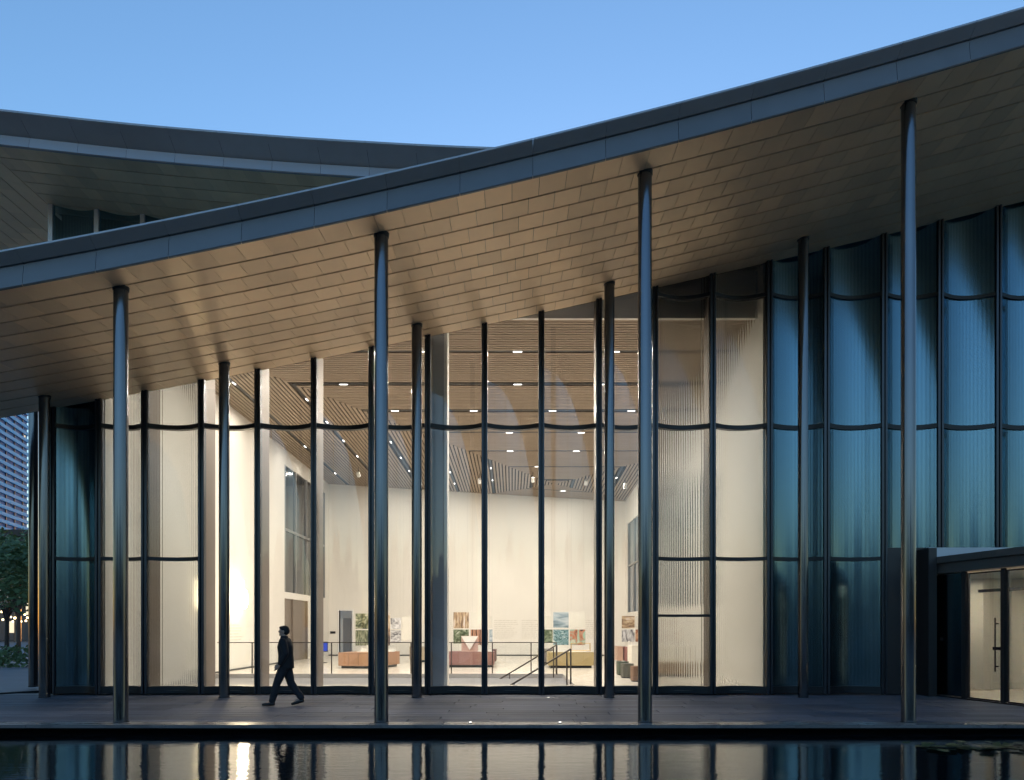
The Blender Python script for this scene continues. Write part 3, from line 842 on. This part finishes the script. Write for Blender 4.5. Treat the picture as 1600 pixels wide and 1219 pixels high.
vbox('threshold', 0, ulen, -.02, .15, .0, .025, VM)
vbox('header', -.0, ulen, -.01, .28, 3.0, 3.24, VH)
for k in range(4):
    a = ulen*k/4; vbox('roof_edge_panel', a+.003-(.12 if k == 0 else 0), a+ulen/4-.003, -.10, .5, 3.245, 3.40, VH)
vbox('roof', 0, ulen, .5, 5.5, 3.25, 3.38, VH)
vbox('lobby_wall', -6.1, -6.0, -.6, 5.4, .02, 2.99, PLASTER)
vbox('lobby_wall', -6.0, -2.1, -.75, -.65, .02, 3.2, PLASTER)
vbox('added_dark_screen', -.5, .78, .34, .38, .02, 2.99, VM)  # added sheet that keeps the lit lobby out of the first pane
vbox('ceiling_panel', -6.0, ulen-.1, .3, 5.4, 3.0, 3.03, PLASTER)
vbox('floor_panel', -6.0, ulen-.05, .16, 5.4, .0, .02, TERR)
vbox('inner_wall', -3.4, -.9, 2.5, 2.65, .02, 2.99, PLASTER)
vbox('inner_wall', -.9, ulen-1.0, 3.4, 3.55, .02, 2.99, PLASTER)
vbox('inner_wall', -1.05, -.9, 2.66, 3.39, .02, 2.99, PLASTER)
vbox('inner_wall', -6.0, ulen-.2, 5.41, 5.5, .02, 2.99, PLASTER)
vbox('inner_wall', ulen-.2, ulen-.12, .1, 5.4, .02, 2.99, PLASTER)
vbox('outer_cladding', ulen-.115, ulen-.06, .08, 5.45, .02, 3.24, VH)
for (uu_, ww_) in ((.45, .02), (.20, -.085)):
    vbox('card_reader', uu_-.04, uu_+.04, ww_-.01, ww_+.012, 1.36, 1.44, BLACKM)
vbox('inner_beam', .3, ulen-.3, 1.2, 1.28, 2.55, 2.62, VM)
vbox('inner_post', 2.05, 2.13, 1.2, 1.28, .02, 2.55, VM)
la = lamp('vestibule_lamp', 'AREA', (11.9, 17.0, 2.9), 26, None, shape='RECTANGLE', size=.10, size_y=4.5, color=(1, .80, .56))
la.name = 'vestibule_ceiling_lamp'; la.parent = V; la.location = (1.3, -.6, 2.97)
# dark infill and sky-lit flashing on the facade beside the vestibule
MB().box(MX[15]+.07, 10.42, D_FAC+.02, D_FAC+.2, 0, 3.69).build('infill_panel', VM, BLD)
MB().box(10.14, 10.34, 18.30, D_FAC-.03, 0, 3.62).build('infill_fin', VM, BLD)
MB().box(10.43, 18, D_FAC-.01, D_FAC+.2, 3.31, 3.69).build('flashing', mat('pale_zinc', (.45, .47, .52), .4, .6), BLD)

# ------------------------------------------------------------------ upper roof volume behind the canopy
UE = 20.3
UFAS = mat('pale_zinc_strip', (.36, .37, .40), .42, .5, obj_var=.05)
UPTS = [(-24, 15.9), (-18, 15.15), (-13.8, 14.70), (-10.3, 14.31), (-7.5, 14.07), (-5.2, 13.90), (-1.7, 13.70), (1.5, 13.6), (8, 13.5)]
def uz(x):                            # smooth interpolation of the upper roof edge
    return sum(interp(UPTS, x+o_) for o_ in (-1.2, -.8, -.4, 0, .4, .8, 1.2))/7
UW = 23.2
xs = [-24+.5*k for k in range(60)]
ub = MB()
for a, c in zip(xs, xs[1:]):
    ub.quad((a, UE+.05, uz(a)+.04), (c, UE+.05, uz(c)+.04), (c, UW+5, uz(c)+.04), (a, UW+5, uz(a)+.04))
    ub.quad((a, UE-.15, uz(a)+.64), (c, UE-.15, uz(c)+.64), (c, UW+8, uz(c)+.9), (a, UW+8, uz(a)+.9))
UR = ub.build('upper_roof', CAVITY, BLD, fix=False)
FW2 = 1.31
x = -23.5
while x < 5:
    a, c = x+.003, x+FW2-.003; sub = [a+(c-a)*j/3 for j in range(4)]
    f = MB(); f.sweep([(.05, -.02), (-.0, -.02), (-.03, .0), (.02, .28), (.1, .28)], lambda q: (UE-.02, uz(q)), sub); f.build('fascia_panel', UFAS, UR, fix=False)
    f = MB(); f.sweep([(.12, .30), (.05, .30), (-.45, .60), (-.48, .62), (-.48, .67), (-.45, .69), (.9, .82)], lambda q: (UE-.02, uz(q)), sub); f.build('roof_edge_panel', LIP, UR, fix=False)
    x += FW2
XC = -14.25                           # corner of the upper glazing
PWU = .47; rdu = .58
for r in range(9):
    d0 = UE+.02+r*rdu+.016; d1 = UE+.02+(r+1)*rdu-.016
    if d0 > UW+.1: break
    i = 0
    xa = XC-.1
    while xa < 2:
        xb = xa+(PWU*.5 if (r % 2 and xa < XC) else PWU)
        mb = MB(); mb.hexa([(xa+.002, d0, uz(xa)), (xb-.002, d0, uz(xb)), (xb-.002, d1, uz(xb)), (xa+.002, d1, uz(xa)), (xa+.002, d0, uz(xa)+.03), (xb-.002, d0, uz(xb)+.03), (xb-.002, d1, uz(xb)+.03), (xa+.002, d1, uz(xa)+.03)])
        mb.build('soffit_panel', SOFFIT, UR, fix=False); xa = xb
for r in range(16):                   # side wing: rows turn the corner
    x1 = XC-.12-r*rdu; x0 = x1-rdu+.03
    y = UE+.03
    while y < UW+4.6:
        y1 = y+(.46 if (r % 2 and y < UE+.1) else .92)
        mb = MB(); mb.hexa([(x0, y, uz(x0)), (x1, y, uz(x1)), (x1, y1-.004, uz(x1)), (x0, y1-.004, uz(x0)), (x0, y, uz(x0)+.03), (x1, y, uz(x1)+.03), (x1, y1-.004, uz(x1)+.03), (x0, y1-.004, uz(x0)+.03)])
        mb.build('soffit_panel', SOFFIT, UR, fix=False); y = y1
UMULL = mat('pale_mullion', (.55, .58, .64), .4, .4)
for k in range(8):
    x = XC+.02+1.42*k
    MB().box(x-.07, x+.07, UW-.04, UW+.12, 11.4, uz(x)-.01).build('upper_mullion', UMULL, BLD)
    mb = MB(); N = 20
    for j in range(N+1):
        t = j/N; mb.v += [(x+.07+1.28*t, UW+.02+.2*4*t*(1-t), 11.4), (x+.07+1.28*t, UW+.02+.2*4*t*(1-t), uz(x)-.02)]
    for j in range(N): mb.f.append((2*j, 2*j+2, 2*j+3, 2*j+1))
    mb.build('upper_glass_pane', BLUEG, BLD, smooth=True)
MB().box(XC, 4, UW+.6, UW+.7, 11.4, 15.5).build('upper_dark_wall', DARKW, BLD)
MB().box(XC-.02, XC+.05, UW+.13, UW+.59, 11.4, 14.5).build('upper_side_wall', DARKW, BLD)

# ------------------------------------------------------------------ small lights set in the deck
for (pxx, d, lb) in ((735, 13.25, 'tiny white floor light in the coping, left of two between the middle columns'), (875, 13.25, 'tiny white floor light in the coping, right of two between the middle columns'),
                     (857, 17.9, 'tiny white floor light in the deck close to the facade')):
    o = MB().tube((0, 0, 0), (0, 0, .012), .04, n=16).build('floor_light', STEEL); o.location = ((pxx-800)*d/FPX, d, .004); tag(o, lb, 'floor light')
    MB().tube((0, 0, .0125), (0, 0, .015), .026, n=16).build('lens', emis('floor_light_lens', (1, .95, .85), .8), o)
dd = MB().box(0, 1.25, 17.82, 17.9, .003, .008).build('drain_grate', mat('drain_steel', (.35, .34, .33), .4, .6)); dd.location.x = -.15
tag(dd, 'short pale drain slot in the deck before the middle of the facade', 'drain')

# ------------------------------------------------------------------ walking person
def ring_loft(mb, rings, n=20):
    """closed loft; rings are (centre, rx, ry) lying flat in XY"""
    i = len(mb.v)
    for (c, rx, ry) in rings:
        for k in range(n):
            t = 2*math.pi*k/n; mb.v.append((c[0]+rx*math.cos(t), c[1]+ry*math.sin(t), c[2]))
    for r in range(len(rings)-1):
        for k in range(n):
            a = i+r*n+k; c = i+r*n+(k+1) % n; mb.f.append((a, c, c+n, a+n))
    mb.f.append(tuple(i+k for k in reversed(range(n)))); mb.f.append(tuple(i+(len(rings)-1)*n+k for k in range(n)))
def ellip(mb, c, r, n=16, m=10):
    ring_loft(mb, [((c[0], c[1], c[2]-r[2]*math.cos(math.pi*(j+.3)/(m+.6-1+1))), r[0]*math.sin(math.pi*(j+.3)/(m+.6)), r[1]*math.sin(math.pi*(j+.3)/(m+.6))) for j in range(m+1)], n)
def capsule(mb, p0, r0, p1, r1, n=14):
    p0 = Vector(p0); p1 = Vector(p1); d = (p1-p0).normalized(); u = d.orthogonal().normalized(); w = d.cross(u); i = len(mb.v)
    st = [(p0-d*r0*math.cos(a), r0*math.sin(a)) for a in (.25, .7, 1.2)]+[(p0+(p1-p0)*t, r0+(r1-r0)*t) for t in (.15, .5, .85)]+[(p1+d*r1*math.cos(a), r1*math.sin(a)) for a in (1.2, .7, .25)]
    for (c, r) in st:
        for k in range(n): q = 2*math.pi*k/n; mb.v.append(tuple(c+u*r*math.cos(q)+w*r*math.sin(q)))
    for s_ in range(len(st)-1):
        for k in range(n):
            a = i+s_*n+k; b_ = i+s_*n+(k+1) % n; mb.f.append((a, b_, b_+n, a+n))
    mb.f.append(tuple(i+k for k in reversed(range(n)))); mb.f.append(tuple(i+(len(st)-1)*n+k for k in range(n)))
def fused(mb, name, m, parent, vox=.012, it=6):
    o = mb.build(name, m, parent)
    r = o.modifiers.new('remesh', 'REMESH'); r.mode = 'VOXEL'; r.voxel_size = vox; r.use_smooth_shade = True
    s_ = o.modifiers.new('smooth', 'SMOOTH'); s_.iterations = it; s_.factor = .5
    return o
SKINM = mat('skin', (.42, .26, .19), .55); JACK = mat('black_jacket', (.011, .011, .014), .85, bump=.25, bscale=14)
TROU = mat('dark_trousers', (.014, .015, .021), .85, bump=.25, bscale=14); SHOE = mat('black_shoe', (.008, .008, .009), .5); HAIR = mat('dark_hair', (.010, .009, .009), .8)
# facing -X; the near side is -Y
FK, FA = (-.15, -.09, .50), (-.27, -.09, .09)        # front leg
RK, RA = (.09, .09, .48), (.30, .09, .14)            # rear leg
EN, WN = (.08, -.235, 1.13), (-.06, -.22, .90)       # near elbow and wrist
EF, WF = (.03, .235, 1.13), (-.15, .20, .93)
b = MB()
ring_loft(b, [((0, 0, .84), .10, .14), ((0, 0, .94), .12, .165), ((0, 0, 1.08), .105, .145), ((-.005, 0, 1.27), .12, .165), ((-.01, 0, 1.39), .09, .165), ((-.02, 0, 1.46), .055, .07)])
capsule(b, (-.02, 0, 1.42), .058, (-.04, 0, 1.55), .054)
ellip(b, (-.035, 0, 1.612), (.098, .075, .10)); ellip(b, (-.075, 0, 1.545), (.055, .052, .058)); ellip(b, (-.135, 0, 1.585), (.022, .013, .02)); ellip(b, (-.122, 0, 1.535), (.014, .024, .012)); ellip(b, (-.118, 0, 1.508), (.018, .022, .016))
for s_ in (-1, 1): ellip(b, (-.025, s_*.077, 1.585), (.024, .010, .032))
for (sh, el, wr, sd_) in (((-.005, -.175, 1.39), EN, WN, 1), ((-.005, .175, 1.39), EF, WF, -1)):
    capsule(b, sh, .055, el, .043); capsule(b, el, .042, wr, .030)
    w0 = Vector(wr); dd_ = (w0-Vector(el)).normalized()
    palm = w0+dd_*.085; capsule(b, w0, .030, palm, .036)
    for k, ln in enumerate((.075, .085, .08, .062)):
        f0 = palm+Vector((-.026+.017*k, 0, .002*k)); f1 = f0+dd_*ln*.5+Vector((-.004, sd_*.006, 0)); f2 = f1+dd_*ln*.45+Vector((-.012, sd_*.014, 0))
        capsule(b, f0, .0105, f1, .010, 8); capsule(b, f1, .010, f2, .0085, 8)
    t0 = w0+dd_*.035+Vector((-.022, sd_*.01, 0)); t1 = t0+dd_*.04+Vector((-.028, sd_*.008, 0)); t2 = t1+dd_*.035+Vector((-.006, 0, 0))
    capsule(b, t0, .014, t1, .0115, 8); capsule(b, t1, .0115, t2, .009, 8)
for (kn, an, y) in ((FK, FA, -.09), (RK, RA, .09)):
    capsule(b, (0, y, .86), .085, kn, .058); capsule(b, kn, .056, an, .040)
    capsule(b, an, .04, (an[0]-.10, y, an[2]-.045), .035)
PER = fused(b, 'person', SKINM, None, .009, 3)
PER.location = (-4.85, 16.1, .005)
tag(PER, 'person in black jacket and dark trousers walking left along the deck', 'person')
b = MB()
ring_loft(b, [((.015, 0, .80), .165, .20), ((.012, 0, .93), .165, .195), ((.008, 0, 1.10), .155, .185), ((-.002, 0, 1.27), .165, .20), ((-.008, 0, 1.38), .125, .195), ((-.018, 0, 1.44), .09, .115), ((-.028, 0, 1.50), .074, .076)])
capsule(b, (-.005, -.18, 1.375), .085, EN, .07); capsule(b, EN, .07, (-.045, -.222, .925), .056)
capsule(b, (-.005, .18, 1.375), .085, EF, .07); capsule(b, EF, .07, (-.125, .206, .955), .056)
fused(b, 'jacket', JACK, PER)
b = MB()
ring_loft(b, [((0, 0, .80), .12, .16), ((0, 0, .90), .135, .178), ((0, 0, .98), .13, .17)])
for (kn, an, y) in ((FK, FA, -.085), (RK, RA, .085)):
    capsule(b, (0, y, .86), .112, kn, .086); capsule(b, kn, .086, (an[0]+.012, y, an[2]+.035), .072)
fused(b, 'trousers', TROU, PER)
for (an, tilt) in ((FA, .0), (RA, .05)):
    x_, y_ = an[0], an[1]; b = MB()
    capsule(b, (x_+.035, y_, .055+tilt), .046, (x_-.05, y_, .052+tilt*.6), .046); capsule(b, (x_-.04, y_, .048+tilt*.6), .046, (x_-.175, y_, .034), .034)
    b.v = [(p[0], p[1], max(p[2], .006+max(0, (p[0]-x_+.1))*tilt*4)) for p in b.v]
    fused(b, 'shoe', SHOE, PER, .01, 2)
b = MB(); ellip(b, (-.018, 0, 1.638), (.10, .083, .082)); ellip(b, (.012, 0, 1.60), (.078, .081, .085)); ellip(b, (-.07, 0, 1.675), (.062, .068, .034))
fused(b, 'hair', HAIR, PER, .008, 3)
for s_ in (-1, 1): ellip_ = MB(); ellip(ellip_, (-.122, s_*.032, 1.607), (.008, .012, .007), 8, 6); ellip_.build('eye', HAIR, PER)

# ------------------------------------------------------------------ floating lily leaves
LP = mat('lily_leaf', (.03, .055, .018), .6, spec=.25, obj_var=.35)
lily = empty('water_lily', (7.3, 11.6, Z_W)); tag(lily, 'patch of floating green lily leaves in the pool at the right', 'water plant')
rr = random.Random(3)
lm = []
for k in range(6):
    mb = MB(); N = 14; rad = 1
    mb.v = [(0, 0, .0)]+[(math.cos(.25+t*(2*math.pi-.5)/N)*rr.uniform(.9, 1.05), math.sin(.25+t*(2*math.pi-.5)/N)*rr.uniform(.9, 1.05), .06*rr.random()) for t in range(N+1)]
    mb.f = [(0, j, j+1) for j in range(1, N+1)]
    o = mb.build('leaf', LP, lily, fix=False); o.location = (rr.uniform(-1, 1), rr.uniform(-.4, .4), .012+k*.0015); s = rr.uniform(.07, .12); o.scale = (s, s, s*.3); lm.append(o)
for k in range(64):
    o = rr.choice(lm).copy(); C.objects.link(o); o.parent = lily; s = rr.uniform(.06, .13); o.scale = (s, s, s*.3)
    o.location = (rr.uniform(-1.3, 2.2), rr.gauss(0, .22), .02+k*.0006); o.rotation_euler = (rr.gauss(0, .08), rr.gauss(0, .08), rr.uniform(0, 6.28))

# ------------------------------------------------------------------ city beyond the left corner
TW = empty('office_tower', (-258, 400, 0)); tag(TW, 'tall blue office tower with pale horizontal bands beyond the left corner', 'building')
dv = Vector((-.255, 1, 0)).normalized(); nv = Vector((dv.y, -dv.x, 0))     # face looks to the right
def tw_box(name, t0, t1, n0, n1, z0, z1, m):
    p = []
    for z in (z0, z1):
        for (t, q) in ((t0, n0), (t1, n0), (t1, n1), (t0, n1)): v = dv*t+nv*q; p.append((v.x, v.y, z))
    return MB().hexa(p).build(name, m, TW)
TGL = mat('tower_glass', (.015, .13, .32), .6, .0, spec=.15, var=.3, vscale=.1); TBD = mat('tower_band', (.06, .40, .72), .6, spec=.2)  # reflected sky is put into these blue base colours
tw_box('wall', -75, 0, -40, 0, 0, 150, TGL)
for k in range(40): tw_box('floor_band', -75, .3, 0.02, .9, 6+k*3.6, 7.7+k*3.6, TBD)
for k in range(7): tw_box('pilaster', -72+k*10.8, -71.3+k*10.8, .03, .5, 0, 150, BLACKM)
WLIT = emis('lit_office', (1, .85, .6), .22)
rr = random.Random(5)
for k in range(7):
    f = rr.randrange(12, 34); t = -72+rr.randrange(14)*5.4+rr.uniform(.6, 3.5)
    tw_box('lit_window', t, t+1.5, .01, .04, 7.4+f*3.6, 9.3+f*3.6, WLIT)
PD = empty('podium_canopy', (-60, 84, 0)); tag(PD, 'dark flat podium roof below the tower at the left edge', 'building')
MB().box(-30, 8, 0, 20, 10.6, 12.6).build('roof', BLACKM, PD); MB().box(-30, 2, 8, 18, 0, 10.6).build('wall', mat('podium_glass', (.06, .08, .10), .2, spec=.8), PD)
for k in range(5): MB().tube((-26+k*7.5, 1.2, 0), (-26+k*7.5, 1.2, 10.6), .35, n=12).build('column', STEEL, PD)
for k in range(14): MB().box(-28+k*2.2, -26.6+k*2.2, 7.9, 7.98, 1+(k % 3)*2.2, 2.4+(k % 3)*2.2).build('lit_window', WLIT, PD)

BARK = mat('bark', (.07, .05, .04), .9)
LEAF = mat('foliage', (.13, .20, .085), .6, var=.4, vscale=1.2)
def tree(loc, h, rad, seed, label, n=2600, ls=.16):
    rr = random.Random(seed)
    r = empty('street_tree', loc); tag(r, label, 'tree')
    tb = MB(); tb.tube((0, 0, 0), (.05, 0, h*.45), .16*h/8, .10*h/8, n=10)
    cl = []
    for k in range(9):
        a = k*2.4; q = rr.uniform(.35, .9)*rad; p = Vector((math.cos(a)*q, math.sin(a)*q, h*(.55+.4*rr.random())))
        tb.tube((.05, 0, h*(.3+.15*rr.random())), p, .06*h/8, .015, n=6); cl.append((p, rad*rr.uniform(.35, .55)))
    cl.append((Vector((0, 0, h*.9)), rad*.5))
    tb.build('trunk', BARK, r)
    lb = MB()
    for k in range(n):
        c, q = rr.choice(cl)
        d = Vector((rr.gauss(0, 1), rr.gauss(0, 1), rr.gauss(0, .75))).normalized()*q*(rr.random()**.4)
        p = c+d; s = ls*rr.uniform(.6, 1.3)
        e1 = Vector((rr.gauss(0, 1), rr.gauss(0, 1), rr.gauss(0, .6))).normalized(); e2 = e1.orthogonal().normalized()
        lb.quad(p-e1*s, p-e2*s*.5, p+e1*s, p+e2*s*.5)
    lb.build('crown', LEAF, r, fix=False)
tree((-24.2, 36, -.06), 6.0, 2.9, 11, 'leafy green tree standing just beyond the left corner column')
tree((-31.5, 48, -.06), 7.2, 3.0, 12, 'darker green tree behind the nearer one at the left edge')
tree((-38, 62, -.06), 8.0, 3.2, 13, 'farthest green tree below the podium roof at the left edge')
hb = MB(); rr = random.Random(4)
for k in range(3500):
    p = Vector((rr.uniform(-40, -20), 33+rr.uniform(-.7, .7), rr.uniform(-.05, .85))); s = rr.uniform(.05, .11)
    e1 = Vector((rr.gauss(0, 1), rr.gauss(0, 1), rr.gauss(0, 1))).normalized(); e2 = e1.orthogonal().normalized()
    hb.quad(p-e1*s, p-e2*s, p+e1*s, p+e2*s)
tag(hb.build('hedge', LEAF, fix=False), 'low dark hedge beyond the plaza at the left edge', 'hedge')
ST = empty('string_lights', (-30, 44, 2)); tag(ST, 'small warm lights glowing among the trees at the left edge', 'lights')
BUL = emis('warm_bulb', (1, .75, .4), 1.6); BULW = emis('white_bulb', (.9, .95, 1), .6)
bm0 = None
for k in range(46):
    if k < 30: p = (rr.uniform(-3.2, 3.0), rr.uniform(-2, 6), rr.gauss(.25, .28)); m = BUL
    else: p = (rr.uniform(-3, 3), rr.uniform(-2, 4), rr.uniform(1.2, 4.2)); m = BULW
    mb = MB(); mb.tube((0, 0, -.05), (0, 0, .05), .05, n=8); o = mb.build('bulb', m, ST); o.location = p
# gutter of dark stone at the left end of the deck
gt = MB().hexa([(-13.9, 18.3, -.05), (-13.7, 18.2, -.05), (-11.9, 20.6, -.05), (-12.1, 20.8, -.05), (-13.9, 18.3, .02), (-13.7, 18.2, .02), (-11.9, 20.6, .02), (-12.1, 20.8, .02)]).build('edge_kerb', TILE)
tag(gt, 'dark stone edging where the deck meets the plaza at the left', 'kerb')

# ------------------------------------------------------------------ unseen tree belt added behind the camera, tall and dark for the glass reflections
rr = random.Random(9)
tb = MB()
for k in range(16000):
    a = rr.uniform(-130, 130); p = Vector((a, -48+rr.gauss(0, 3), rr.uniform(0, 10.2+1.6*math.sin(a*.13)+.8*math.sin(a*.41)))); s = rr.uniform(.6, 1.2)
    e1 = Vector((rr.gauss(0, 1), rr.gauss(0, 1), rr.gauss(0, 1))).normalized(); e2 = e1.orthogonal().normalized()
    tb.quad(p-e1*s, p-e2*s, p+e1*s, p+e2*s)
tag(tb.build('unseen_woods', mat('unseen_foliage', (.022, .034, .018), .7, var=.3, vscale=.3), fix=False), 'unseen dark belt of trees added behind the camera', 'woods', kind='stuff')
